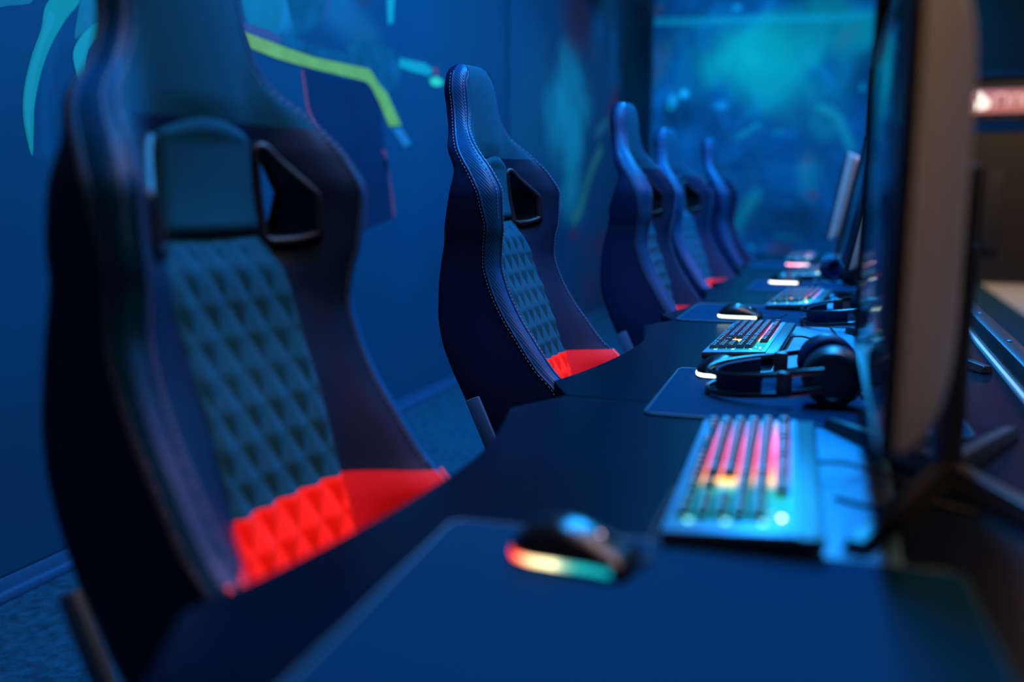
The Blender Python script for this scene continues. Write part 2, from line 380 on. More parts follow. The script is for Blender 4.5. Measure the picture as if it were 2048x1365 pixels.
# ------------------------------------------------------------------ lit sign in the aisle
sg = empty('illuminated_sign', (1.75, 8.98, 1.90))
tag(sg, 'glowing red and white lightbox sign hanging under the dark bulkhead at far right', 'sign')
MB().rbox((0, .06, 0), (1.9, .09, .25), .01).build('sign_case', M_black, sg)
M_signred = glow('sign_red_glow', (1., .30, .22), .5)
M_signwhite = glow('sign_white_glow', (1., .86, .72), 1.4)
M_signpink = glow('sign_pink_glow', (1., .6, .5), .85)
MB().rbox((0, .008, 0), (1.84, .012, .20), .002).build('sign_face', M_signred, sg)
eb = MB(); eb.loft([[(-.765+a, -.004+y, b) for a, b in [(-.075,-.06),(-.085,0),(-.045,.01),(-.05,.075),(.0,.085),(.04,.04),(.075,.02),(.08,-.05),(.02,-.07)]] for y in (0, .006)])
eb.build('sign_emblem', M_signwhite, sg)
for k, (lx, w, h) in enumerate([(-.60,.09,.10),(-.48,.06,.08),(-.38,.09,.08),(-.26,.06,.08),(-.16,.09,.08),(-.03,.06,.10),(.1,.09,.08),(.22,.06,.08)]):
    MB().tube(crom([(lx-w/2, 0, -h/2), (lx-w/2, 0, h/2), (lx+w/2, 0, h/2), (lx+w/2, 0, -h/2)], 5), .008, 6).build('sign_letter', M_signpink, sg)
# dark door leaf on the far brown wall
dr = struct('door_1', MB().rbox((1.62, 12.66, .92), (.22, .06, 1.0), .01), M_black)

# ------------------------------------------------------------------ desks
PIT = 1.06; Y0 = .475
def desk_outline():
    c = [(-.470, 0), (-.530, .115)]
    c += [(p.x, p.y) for p in crom([(-.530, .115, 0), (-.502, .24, 0), (-.480, .40, 0), (-.471, .56, 0), (-.476, .68, 0), (-.498, .80, 0), (-.531, .93, 0)], 5)][1:]
    c += [(-.470, PIT-.004), (.30, PIT-.004), (.30, 0)]
    return c
def make_desk():
    r = empty('gaming_desk')
    o = desk_outline()
    mb = MB(); mb.prism(o, DZ-.028, DZ); mb.build('desktop', M_desk, r, smooth=30, bevel=.0022)
    MB().rbox(((-.14+.066)/2, PIT/2-.002, DZ+.0001), (.206, PIT-.010, .0008), .0003).build('bright_desk_patch', M_lightpatch, r)  # inlay added to paint the bright desk area, stops at the monitor shadow edge
    for y in (.06, PIT-.07):
        lg = MB().rbox((-.05, y, (DZ-.028)/2), (.52, .03, DZ-.03), .004).build('side_panel', M_darkmetal, r)
        for x in (-.27, .17): MB().lathe([(.018, 0), (.018, .008), (.01, .01)], 12, M=Matrix.Translation((x, y, -.0))).build('foot', M_rubber, lg)
    MB().rbox((.22, PIT/2, .52), (.02, PIT-.2, .30), .004).build('modesty_panel', M_darkmetal, r)
    return r
DESK_LABEL = ['black gaming desk nearest the camera, under the rainbow lit mouse', 'black gaming desk under the large headset lying on a mouse pad',
              'third black gaming desk in the row, under the middle mouse pad', 'fourth black gaming desk in the row, beyond the third chair', 'farthest black gaming desk in the row, in front of the back mural']
dk = make_desk()
for i in range(5):
    d = dk if i == 0 else copy_tree(dk)
    d.location = (0, Y0+PIT*i, 0)
    tag(d, DESK_LABEL[i], 'desk', 'row of gaming desks')

# ------------------------------------------------------------------ gaming chair
def pchip(xs, ys):
    xs = np.array(xs, float); ys = np.array(ys, float)
    if xs[0] > xs[-1]: xs, ys = xs[::-1], ys[::-1]
    h = np.diff(xs); dl = np.diff(ys)/h; m = np.zeros_like(ys)
    for i in range(1, len(xs)-1):
        if dl[i-1]*dl[i] > 0:
            w1, w2 = 2*h[i]+h[i-1], h[i]+2*h[i-1]; m[i] = (w1+w2)/(w1/dl[i-1]+w2/dl[i])
    m[0], m[-1] = dl[0], dl[-1]
    def f(x):
        x = min(max(x, xs[0]), xs[-1]); i = min(int(np.searchsorted(xs, x, 'right'))-1, len(xs)-2)
        t = (x-xs[i])/h[i]
        return float((2*t**3-3*t**2+1)*ys[i]+(t**3-2*t*t+t)*h[i]*m[i]+(-2*t**3+3*t*t)*ys[i+1]+(t**3-t*t)*h[i]*m[i+1])
    return f
CX0 = -.45           # chair column stands at world x = -.45 (profile below is written in world x)
#        z     hw    xb     xr     xp     wp
PROF = [(1.402,.064,-.892,-.872,-.868,.045),(1.395,.076,-.900,-.866,-.860,.058),(1.380,.090,-.905,-.860,-.853,.068),(1.35,.104,-.905,-.854,-.846,.074),(1.30,.112,-.897,-.846,-.839,.077),
        (1.25,.138,-.882,-.833,-.833,.082),(1.20,.194,-.860,-.790,-.828,.087),(1.15,.223,-.834,-.745,-.826,.091),(1.10,.236,-.841,-.720,-.822,.093),
        (1.03,.230,-.855,-.720,-.806,.095),(.99,.222,-.860,-.726,-.780,.106),(.95,.220,-.868,-.728,-.766,.111),(.90,.222,-.874,-.715,-.747,.111),(.84,.226,-.875,-.686,-.722,.111),
        (.78,.232,-.866,-.645,-.700,.111),(.72,.238,-.843,-.600,-.680,.111),(.665,.242,-.815,-.552,-.660,.111),(.635,.242,-.800,-.560,-.650,.111),(.60,.240,-.780,-.590,-.640,.111),(.55,.236,-.756,-.620,-.635,.111),(.52,.230,-.742,-.640,-.650,.115)]
zs = [p[0] for p in PROF]
F_hw, F_xb, F_xr, F_xp, F_wp = [pchip(zs, [p[k] for p in PROF]) for k in range(1, 6)]
HZ0, HZ1 = 1.030, 1.158
def c_out(z):
    if HZ0 <= z <= HZ1:
        for (a, ya), (b, yb) in zip([(1.03,.146),(1.042,.156),(1.095,.158),(1.158,.106)][:-1], [(1.03,.146),(1.042,.156),(1.095,.158),(1.158,.106)][1:]):
            if a <= z <= b: return ya+(yb-ya)*(z-a)/(b-a)
    return None
def wing_x(z, y):
    wp, hw, xp, xr = F_wp(z), F_hw(z), F_xp(z), F_xr(z)
    yr = hw-.026+.012*min(1, max(0, (z-1.12)/.1))
    t = min(max((y-wp)/max(yr-wp, 1e-4), 0), 1)
    ease = t*t*(3-2*t)
    k = min(max((z-1.14)/.1, 0), 1)
    g = (1-k)*(.55*t+.45*ease)+k*ease
    return xp+(xr-xp)*g
def cross(z):
    """right half of the section: list of (y, x) from front centre round to back centre with region per segment"""
    hw, xb, xr, xp, wp = F_hw(z), F_xb(z), F_xr(z), F_xp(z), F_wp(z)
    yr = hw-.026+.012*min(1, max(0, (z-1.12)/.1))
    if z > 1.36: yr = min(yr, hw*.80)
    wp = min(wp, yr-.006)
    co = c_out(z)
    if co is None:
        co = wp+.5*(yr-wp)
        # ease toward the opening edge above / below it
        for zz, y in ((HZ0, .146), (HZ1, .106)):
            d = abs(z-zz)
            if d < .05: co = co+(min(y, yr-.01)-co)*(1-d/.05)**2
    crown = .010*min(max((z-1.16)/.06, 0), 1)-.006*min(max((1.0-z)/.1, 0), 1)
    P = []; R = []
    for i in range(7):
        t = i/6; P.append((wp*t, xp+crown*(1-t*t)))
    R += ['panel']*6
    for i in range(1, 4): y = wp+(co-wp)*i/3; P.append((y, wing_x(z, y)))
    R += ['w1']*3
    for i in range(1, 5): y = co+(yr-co)*i/4; P.append((y, wing_x(z, y)+(0.002 if i < 4 else 0)))
    R += ['w2']*4
    dep = xr-xb
    b = max(0, min(1, (z-1.04)/.08))              # wide woven band on headrest and shoulders
    sd = (.026+.018*b)*min(1, dep/.08)
    P += [(yr+(hw-yr)*.62, xr-sd*.09), (hw-.0015, xr-sd*.38), (hw, xr-sd)]; R += ['band']*3
    for t in (.25, .5, .75): P.append((hw*(1-.012*t*t), xr-sd+(xb+.02*min(1, dep/.08)-xr+sd)*t)); R.append('side')
    P += [(hw*.982, xb+.016*min(1, dep/.08)), (hw*.965, xb+.005*min(1, dep/.08)), (hw*.93, xb)]; R += ['side']*3
    bulge = .018*min(1, dep/.08)
    xbk = lambda y: xb-bulge*(1-(y/(hw*.93))**2)
    yb0 = hw*.93; c2, w2 = min(co, yb0-.008), min(wp, yb0-.02)
    c2 = max(c2, w2+.004)
    if HZ0-.03 <= z <= HZ1+.03: c2 = min(c2+.022, yb0-.008)
    for i in range(1, 4): y = yb0+(c2-yb0)*i/3; P.append((y, xbk(y))); R.append('b1')
    for i in range(1, 4): y = c2+(w2-c2)*i/3; P.append((y, xbk(y))); R.append('b2')
    for i in range(1, 6): y = w2*(1-i/5); P.append((y, xbk(y))); R.append('b3')
    return P, R

def make_chair():
    r = empty('gaming_chair')
    rows = sorted(set([round(.52+.01*i, 4) for i in range(89)]+[HZ0, HZ1, 1.042, 1.095, 1.395, 1.402, .525]))
    rows = [z for z in rows if z <= 1.402]
    secs = [cross(z) for z in rows]
    n = len(secs[0][0]); R = secs[0][1]
    regions = {}
    def loc(z, y, x): return (x-CX0, y, z)
    def addq(key, q):
        vm, vs, fs = regions.setdefault(key, ({}, [], []))
        ids = []
        for p in q:
            k = tuple(round(c, 6) for c in p)
            if k not in vm: vm[k] = len(vs); vs.append(p)
            if vm[k] not in ids: ids.append(vm[k])
        if len(ids) >= 3: fs.append(tuple(ids))
    hole_front, hole_back = [], []
    for i in range(len(rows)-1):
        z0, z1 = rows[i], rows[i+1]; zm = (z0+z1)/2
        hole = HZ0 <= z0 and z1 <= HZ1
        for j in range(n-1):
            reg = R[j]
            if hole and reg in ('w1', 'b2'): continue
            key = 'backrest'
            if reg in ('panel', 'w1', 'w2') and zm > 1.185: key = 'headrest'
            elif reg == 'band': key = 'headrest_band' if zm > 1.04 else 'rim_band'
            elif reg in ('w1', 'w2'): key = 'side_bolster'
            for s in (1, -1):
                q = [loc(z0, s*secs[i][0][j][0], secs[i][0][j][1]), loc(z0, s*secs[i][0][j+1][0], secs[i][0][j+1][1]),
                     loc(z1, s*secs[i+1][0][j+1][0], secs[i+1][0][j+1][1]), loc(z1, s*secs[i+1][0][j][0], secs[i+1][0][j][1])]
                kk = key
                if key in ('side_bolster', 'rim_band', 'headrest_band'): kk = key+('R' if s > 0 else 'L')
                addq(kk, q)
    # caps
    for i, rev in ((0, 1), (len(rows)-1, 0)):
        P = secs[i][0]; z = rows[i]
        half = n//2
        for s in (1, -1):
            for j in range(half-1):
                addq('headrest' if i else 'backrest', [loc(z, s*P[j][0], P[j][1]), loc(z, s*P[j+1][0], P[j+1][1]), loc(z, s*P[n-2-j][0], P[n-2-j][1]), loc(z, s*P[n-1-j][0], P[n-1-j][1])])
    # opening walls
    jf0, jf1 = R.index('w1'), R.index('w2'); jb0, jb1 = R.index('b2'), R.index('b3')
    ii = [i for i, z in enumerate(rows) if HZ0-1e-6 <= z <= HZ1+1e-6]
    def loop(s):
        F, B = [], []
        for i in ii: F.append((rows[i], secs[i][0][jf0])); B.append((rows[i], secs[i][0][jb1]))
        for j in range(1, 4): F.append((rows[ii[-1]], secs[ii[-1]][0][jf0+j])); B.append((rows[ii[-1]], secs[ii[-1]][0][jb1-j]))
        for i in reversed(ii[:-1]): F.append((rows[i], secs[i][0][jf1])); B.append((rows[i], secs[i][0][jb0]))
        for j in (2, 1): F.append((rows[ii[0]], secs[ii[0]][0][jf0+j])); B.append((rows[ii[0]], secs[ii[0]][0][jb1-j]))
        return [loc(z, s*p[0], p[1]) for z, p in F], [loc(z, s*p[0], p[1]) for z, p in B]
    mats = {'backrest': M_leather, 'headrest': M_suede, 'side_bolster': M_bolster, 'rim_band': M_twill, 'headrest_band': M_twill}
    names = {'headrest': 'headrest'}
    for key, (vm, vs, fs) in regions.items():
        nm = key.rstrip('RL') if key[-1] in 'RL' else key
        MB().add(vs, fs).build(nm, mats[nm], r, smooth=60)
    for s in (1, -1):
        Fl, Bl = loop(s); k = len(Fl)
        mb = MB()
        front = crom([Vector(p)+Vector((.004, 0, 0)) for p in Fl[::2]], 3, True)
        mb.tube(front, .0085, 10, True)
        mb.add(Fl+Bl, [(i, (i+1) % k, k+(i+1) % k, k+i) for i in range(k)])
        mb.tube([Vector(p)-Vector((.003, 0, 0)) for p in Bl], .006, 8, True)
        mb.build('opening_frame', M_frame, r, smooth=60)
    # --- quilted back panel and red lumbar panel
    zt, zr, zb = 1.036, .706, .53
    def quilt(name, za, zc, m, top_fade):
        nu = 84; nv = int((zc-za)/.0042); vs, fs = [], []
        for j in range(nv+1):
            z = za+(zc-za)*j/nv; wp = F_wp(z)+.001
            for i in range(nu+1):
                t = -1+2*i/nu; y = wp*t
                a, b = y/.047+(z-.4)/.086, y/.047-(z-.4)/.086
                da, db = abs(a-round(a)), abs(b-round(b))
                h = min(1, min(da, db)*2.05)
                puff = .010*(.75*h+.25*(1-(1-h)**2))
                edge = min(1, (1-abs(t))*12)
                tf = min(1, max(0, (zt-z)/.012), max(0.05, (z-zb)/.01))
                x = F_xp(z)-.006*min(max((1.0-z)/.1, 0), 1)*(1-t*t)+.0015+(puff+.002)*edge*tf
                vs.append(loc(z, y, x))
        for j in range(nv):
            for i in range(nu):
                a = j*(nu+1)+i; fs.append((a, a+1, a+nu+2, a+nu+1))
        MB().add(vs, fs).build(name, m, r, smooth=75)
    quilt('quilted_back_panel', zr, zt, M_suede, 1)
    quilt('lumbar_panel', zb, zr, M_red, 0)
    # --- smooth neck pad between the two openings
    vs, fs = [], []; nu, nv = 24, 30
    for j in range(nv+1):
        z = 1.040+(1.192-1.040)*j/nv
        for i in range(nu+1):
            t = -1+2*i/nu
            ztop = z if z < 1.16 else 1.16+(z-1.16)*(1-.75*t*t)
            wp = F_wp(ztop)-.002
            e = min(1, (1-abs(t))*7)*min(1, j/3, (nv-j)/3+.15); e = math.sqrt(max(e, 0))
            vs.append(loc(ztop, wp*t, F_xp(ztop)+.010*min(max((ztop-1.16)/.06, 0), 1)*(1-t*t)-.002+.010*e+.006*(1-t*t)))
    for j in range(nv):
        for i in range(nu): a = j*(nu+1)+i; fs.append((a, a+1, a+nu+2, a+nu+1))
    MB().add(vs, fs).build('neck_pad', M_suede, r, smooth=60)
    # --- red side patches, piping and stitching
    def rimpt(z, k, s, off=.0015):
        P, RR = cross(z); j = {'seam': R.index('w1'), 'rim': R.index('band'), 'mid': R.index('band')+1, 'side': R.index('side')}[k]
        y, x = P[j]
        nrm = {'seam': (0, 1), 'rim': (.35, .94), 'mid': (.7, .7), 'side': (1, .25)}[k]
        return loc(z, s*(y+nrm[0]*off), x+nrm[1]*off)
    for s in (1, -1):
        vs, fs = [], []; js = list(range(R.index('w1'), R.index('band')+1)); nr = 16
        for i in range(nr+1):
            for q, j in enumerate(js):
                z = .60+(.706-.004*q/len(js)*2-.60)*i/nr
                P, _ = cross(z); y, x = P[j]; vs.append(loc(z, s*(y-.0006), x+.0022))
        m_ = len(js)
        for i in range(nr):
            for q in range(m_-1): a = i*m_+q; fs.append((a, a+1, a+m_+1, a+m_))
        MB().add(vs, fs).build('lumbar_side_patch', M_redwing, r, smooth=60)
        zl = [.64+.012*i for i in range(200) if .64+.012*i < 1.385]
        for k, z0, z1, mm in (('rim', .70, 1.385, M_twill), ('side', .66, 1.385, M_twill)):
            pts = [rimpt(z, k, s, .0008) for z in zl if z0 <= z <= z1]
            MB().tube(pts, .0026, 6).build('piping', mm, r)
        for k, z0 in (('rim', .60), ('mid', .60)):
            pts = [rimpt(z, k, s, .0016) for z in [.60+.012*i for i in range(10)] if z <= .70]
            MB().tube(pts, .0034, 6).build('red_piping', M_redstitch, r)
        mb = MB()
        for k, z0, z1, dy in (('rim', .71, 1.38, -.006), ('side', .67, 1.38, .0), ('mid', 1.05, 1.38, .0)):
            z = z0
            while z < z1:
                a, b = Vector(rimpt(z, k, s, .0022)), Vector(rimpt(z+.0042, k, s, .0022))
                sh = Vector((0, s*dy, 0)) if k == 'rim' else Vector((-.006 if k == 'side' else 0, 0, 0))
                mb.tube([a+sh, b+sh], .0009, 5); z += .0075
        tag(mb.build('stitching', M_stitch, r, smooth=0), kind='stuff')
        # recliner bracket with knob
        br = MB().rbox((-.735-CX0, s*.262, .575), (.040, .010, .20), .004, M=None)
        sh = Matrix.Translation((-.735-CX0, s*.262, .575)) @ Matrix.Rotation(-.42, 4, 'Y') @ Matrix.Translation((.735+CX0, -s*.262, -.575))
        b2 = MB().rbox((-.735-CX0, s*.262, .575), (.034, .012, .17), .004, M=sh)
        bo = b2.build('recline_bracket', M_steel, r)
        MB().lathe([(.022, 0), (.022, .010), (.016, .016)], 20, M=Matrix.Translation((-.70-CX0, s*.262, .52)) @ Matrix.Rotation(-s*PI/2, 4, 'X')).build('pivot_cap', M_plastic, bo)
    # --- seat, mechanism, gas lift, five-star base
    def pad_loft(x0, x1, hw, z0, z1, rr):
        rings = []
        for i in range(15):
            a = i/14; x = x0+(x1-x0)*a; e = math.sqrt(max(0, 1-(abs(2*a-1))**5))
            h = hw*(.90+.10*e)
            ring = []
            for k in range(24):
                th = 2*PI*k/24; cy, cz = math.cos(th), math.sin(th)
                sy, sz = math.copysign(abs(cy)**.45, cy), math.copysign(abs(cz)**.45, cz)
                bol = .022*max(0, abs(sy)-.55)/.45*(1 if sz > 0 else 0)
                ring.append((x, h*sy, (z0+z1)/2+(z1-z0)/2*sz*max(e, .25)+bol*e))
            rings.append(ring)
        return rings
    MB().loft(pad_loft(-.625-CX0, -.135-CX0, .235, .405, .515, .02)).build('seat_cushion', M_leather, r, smooth=60)
    MB().rbox((-.40-CX0, 0, .395), (.30, .26, .03), .008).build('seat_plate', M_darkmetal, r)
    MB().lathe([(.03, .12), (.03, .25), (.02, .26), (.02, .385)], 20).build('gas_lift', M_darkmetal, r)
    for k in range(5):
        a = 2*PI*k/5+.3; Rm = Matrix.Rotation(a, 4, 'Z')
        lg = MB(); rings = []
        for t, w, z, h in ((.02, .034, .115, .05), (.12, .028, .105, .04), (.25, .022, .085, .032), (.31, .018, .078, .03)):
            rings.append([(t, -w, z-h/2), (t, w, z-h/2), (t, w*.8, z+h/2), (t, -w*.8, z+h/2)])
        lg.loft(rings, M=Rm); lo = lg.build('base_arm', M_plastic, r, bevel=.004)
        cs = MB()
        for dy in (-.016, .016):
            cs.lathe([(.02, -.009), (.029, -.007), (.029, .007), (.02, .009)], 20, M=Rm @ Matrix.Translation((.30, dy, .029)) @ Matrix.Rotation(PI/2, 4, 'X'))
        cs.tube([(.30, 0, .03), (.30, 0, .07)], .007, 8, M=Rm)
        cs.build('caster', M_rubber, lo)
    MB().lathe([(.045, .09), (.045, .135), (.03, .14)], 20).build('base_hub', M_plastic, r)
    return r

CH = [ # x shift, centre y, rotation, label
    (-.022, .964, -.075, 'nearest black gaming chair, its headrest cut off at the top'),
    (0, 2.065, 0, 'second black gaming chair from the camera, in sharp focus before the wall seam'),
    (.080, 3.13, 0, 'third black gaming chair, pushed in closest to the desk edge'),
    (.045, 4.19, -.16, 'fourth black gaming chair, turned slightly to the camera so its side opening shows'),
    (.06, 5.24, 0, 'farthest black gaming chair in the row, smallest in view')]
RECL = {0: .07, 2: .05, 4: .05}
BACK_PARTS = {'backrest', 'headrest', 'headrest_band', 'side_bolster', 'rim_band', 'opening_frame', 'quilted_back_panel', 'lumbar_panel', 'neck_pad', 'lumbar_side_patch', 'piping', 'red_piping', 'stitching'}
ch0 = make_chair()
chairs = [ch0]+[copy_tree(ch0) for _ in CH[1:]]
for i, (dx, y, a, lab) in enumerate(CH):
    c = chairs[i]
    c.location = (CX0+dx, y, 0); c.rotation_euler = (0, 0, a)
    if i in RECL:                                # backrest set to another recline angle
        T = Matrix.Translation((-.70-CX0, 0, .52)); Mx = T @ Matrix.Rotation(RECL[i], 4, 'Y') @ T.inverted()
        for ch in c.children:
            if ch.name.split('.')[0] in BACK_PARTS: ch.matrix_local = Mx
    tag(c, lab, 'chair', 'gaming chairs along the desks')

# ------------------------------------------------------------------ mouse pads
def make_pad(w, d):
    r = empty('mouse_pad')
    def outline(w, d, rr):
        pts = []
        for cx, cy, a0 in ((w/2-rr, d/2-rr, 0), (-w/2+rr, d/2-rr, 90), (-w/2+rr, -d/2+rr, 180), (w/2-rr, -d/2+rr, 270)):
            for k in range(7):
                a = math.radians(a0+15*k); pts.append((cx+rr*math.cos(a), cy+rr*math.sin(a)))
        return pts
    MB().prism(outline(w-.005, d-.005, .018), 0, .0034).build('cloth_top', M_pad, r)
    MB().tube([(x, y, .0021) for x, y in outline(w-.004, d-.004, .018)], .0021, 6, True).build('stitched_edge', M_padedge, r)
    return r
pads = [(-.125, .685, .52, .42, math.radians(4), 'large dark cloth mouse pad in the foreground, under the rainbow lit mouse'),
        (-.065, 1.655, .50, .42, math.radians(2), 'dark blue mouse pad under the large headset'),
        (-.215, 2.80, .50, .42, 0, 'flat blue mouse pad of the third desk, beyond the second keyboard'),
        (-.115, 3.72, .50, .42, 0, 'small looking mouse pad on the fourth desk, under the white lit mouse'),
        (-.275, 4.83, .40, .40, 0, 'farthest mouse pad, on the last desk')]
for x, y, w, d, a, lab in pads:
    p = make_pad(w, d); p.location = (x, y, DZ+.0005); p.rotation_euler = (0, 0, a)
    tag(p, lab, 'mouse pad', 'mouse pads on the desks')

# ------------------------------------------------------------------ mice
def strip_mesh(cols, x1, z0, z1, name, m, parent, out=.0015):
    """lit strip wrapped round the rear foot of the mouse"""
    n = 40; vs, fs, cc = [], [], []
    for k in range(n+1):
        t = k/n
        # path: left side front -> rear -> right side front
        s_ = -1+2*t
        if abs(s_) > .35:
            x = .018+(x1-.018)*(abs(s_)-.35)/.65; y = math.copysign(mouse_hw(x), s_)
        else:
            a = s_/.35*PI/2; x = .018-.018*math.cos(a)*.98; y = mouse_hw(.018)*math.sin(a)
        nx, ny = (0, math.copysign(1, s_)) if abs(s_) > .35 else (-math.cos(a), math.sin(a))
        for zz, oo in ((z0, out), ((z0+z1)/2, out+.0012), (z1, out)): vs.append((x+nx*oo, y+ny*oo, zz))
        c = ramp(cols, t)
        cc += [(*c, 1)]*3
    for k in range(n):
        for q in range(2): a = k*3+q; fs.append((a, a+1, a+4, a+3))
    o = MB().add(vs, fs).build(name, m, parent, smooth=60)
    at = o.data.attributes.new('paint', 'FLOAT_COLOR', 'POINT')
    at.data.foreach_set('color', np.array(cc, float).ravel())
    return o
def ramp(cols, t):
    for (a, ca), (b, cb) in zip(cols[:-1], cols[1:]):
        if a <= t <= b: k = (t-a)/(b-a+1e-9); return tuple(ca[i]+(cb[i]-ca[i])*k for i in range(3))
    return cols[-1][1]
mhw = pchip([0, .01, .03, .06, .085, .11, .122, .126], [.012, .024, .0315, .031, .0295, .031, .029, .022])
mh = pchip([0, .01, .03, .05, .075, .1, .12, .126], [.016, .028, .041, .044, .038, .027, .017, .011])
def mouse_hw(x): return mhw(x)
M_led = attr_mat('mouse_led', 'paint', .4, emit=1.0)
CAB = [(.124, 0, .009), (.14, .004, .007), (.158, .012, .0035), (.172, .04, .003), (.178, .08, .003), (.19, .12, .003)]
def make_mouse(cols, wheel, cab=CAB):
    r = empty('computer_mouse')
    rings = []
    for i in range(29):
        x = .126*i/28; hw, h = mhw(x), mh(x); ring = []
        for k in range(25):
            th = PI*k/24; c, s = math.cos(th), math.sin(th)
            ring.append((x, hw*math.copysign(abs(c)**.75, c), .006+(h-.006)*abs(s)**.8))
        ring += [(x, -hw*.93, .0012), (x, hw*.93, .0012)]
        rings.append(ring)
    MB().loft(rings).build('shell', M_gloss, r, smooth=60)
    strip_mesh(cols, .110, .003, .0105, 'led_strip', M_led, r)
    MB().lathe([(.006, -.0035), (.0105, -.003), (.0105, .003), (.006, .0035)], 20, M=Matrix.Translation((.098, 0, .0225)) @ Matrix.Rotation(PI/2, 4, 'X')).build('scroll_wheel', M_rubber, r)
    MB().rbox((.086, 0, .0300), (.010, .005, .005), .0018).build('wheel_light', glow('wheel_glow', wheel, 3.0), r)
    for s in (-1, 1):
        MB().rbox((.112, s*.0148, .0195), (.024, .0015, .003), .0005).build('button_edge', M_rubber, r)
    MB().tube(crom(cab, 6), .0019, 7).build('cable', M_rubber, r)
    return r
W = (3.2, 3.4, 3.0)
mice = [(-.300, .812, math.radians(-3), [(0, (0, .45, .6)), (.13, (.03, .75, .75)), (.17, (.5, 1.1, .8)), (.20, (3.0, 2.8, 1.5)), (.27, (3.4, 2.4, 1.2)), (.33, (3., .55, .25)), (.38, (2.6, .06, .06)), (1, (2., .03, .05))], (2., 1.1, .8),
         'black mouse in the foreground with a red to green lit strip'),
        (-.272, 1.775, math.radians(12), [(0, (1.2, 2.6, 2.2)), (.5, W), (1, (1., 2.4, 1.6))], (2., 1., .6), 'black mouse half hidden behind the large headset'),
        (-.352, 2.672, math.radians(2), [(0, (1.8, 3.2, 2.2)), (.3, (2.4, 3.2, 2.8)), (.5, W), (1, (1., 3., 1.6))], (.6, 2.2, 1.8), 'black mouse on the blue pad of the third desk with pale green strip'),
        (-.300, 3.80, math.radians(0), [(0, W), (.5, W), (1, W)], (1.5, 2., 2.), 'black mouse with a bright white strip on the fourth desk'),
        (-.300, 4.80, math.radians(0), [(0, (4, 3., 3.4)), (.35, (4.5, 1.2, 2.)), (.5, W), (1, W)], (3., .4, .6), 'farthest black mouse, white and pink lit, on the last desk')]
for x, y, a, cols, wh, lab in mice:
    m = make_mouse(cols, wh, [(.124, 0, .009), (.133, .02, .005), (.123, .06, .003), (.113, .12, .003), (.104, .25, .003)] if y < 1 else CAB); m.location = (x, y, DZ+.0042); m.rotation_euler = (0, 0, a)
    tag(m, lab, 'mouse', 'mice on the desks')

# ------------------------------------------------------------------ keyboards
U = .0192
KR = [ # (list of widths from the user's left, None = gap)
    [1, -1, 1, 1, 1, 1, -.5, 1, 1, 1, 1, -.5, 1, 1, 1, 1], [1]*13+[2], [1.5]+[1]*12+[1.5], [1.75]+[1]*11+[2.25], [2.25]+[1]*10+[2.75], [1.25]*3+[6.25]+[1.25]*4]
NAV = [[1, 1, 1], [1, 1, 1], [1, 1, 1], [], [-1, 1, -1], [1, 1, 1]]
NUM = [[], [1, 1, 1, 1], [1, 1, 1, 1], [1, 1, 1, 1], [1, 1, 1, 1], [2, 1, 1]]
LEN = 22.5*U+.054; WID = .162
ZCOL = [(0, (.0, .42, .46)), (.12, (.0, .48, .42)), (.26, (.05, .6, .36)), (.32, (2.4, 1.2, .12)), (.40, (3., .5, .15)), (.52, (2.8, .05, .26)), (.70, (2.6, .25, .8)), (.84, (1.3, .35, 1.2)), (1, (.1, .5, 1.2))]
key_cache = {}
def key_mesh(w, zone):
    k = (w, zone)
    if k in key_cache: return key_cache[k]
    a, b = w*U/2-.0010, U/2-.0013; ta, tb = a-.0028, b-.0031; h = .0085
    mb = MB()
    rings = [[(-b, -a, 0), (b, -a, 0), (b, a, 0), (-b, a, 0)], [(-b+.0004, -a+.0004, .003), (b-.0004, -a+.0004, .003), (b-.0004, a-.0004, .003), (-b+.0004, a-.0004, .003)],
             [(-tb, -ta, h), (tb, -ta, h), (tb, ta, h), (-tb, ta, h)], [(-tb+.001, -ta+.001, h-.0004), (tb-.001, -ta+.001, h-.0004), (tb-.001, ta-.001, h-.0004), (-tb+.001, ta-.001, h-.0004)]]
    mb.loft(rings)
    # back-lit legend mark
    mb.add([(.0005, -.0012, h-.0001), (.0042, -.0012, h-.0001), (.0042, .0014, h-.0001), (.0005, .0014, h-.0001)], [(0, 1, 2, 3)], 1)
    o = mb.build('keycap', [M_key, zone_mat[zone]], None, smooth=35)
    me = o.data; bpy.data.objects.remove(o)
    key_cache[k] = me
    return me
NZ = 10
zone_mat = []
for z in range(NZ):
    c = ramp(ZCOL, (z+.5)/NZ); mx = max(c)
    zone_mat.append(glow('legend_glow', tuple(.35+.65*v/mx for v in c), 1.4))
M_backlight = attr_mat('key_backlight', 'paint', .5, emit=1.0)
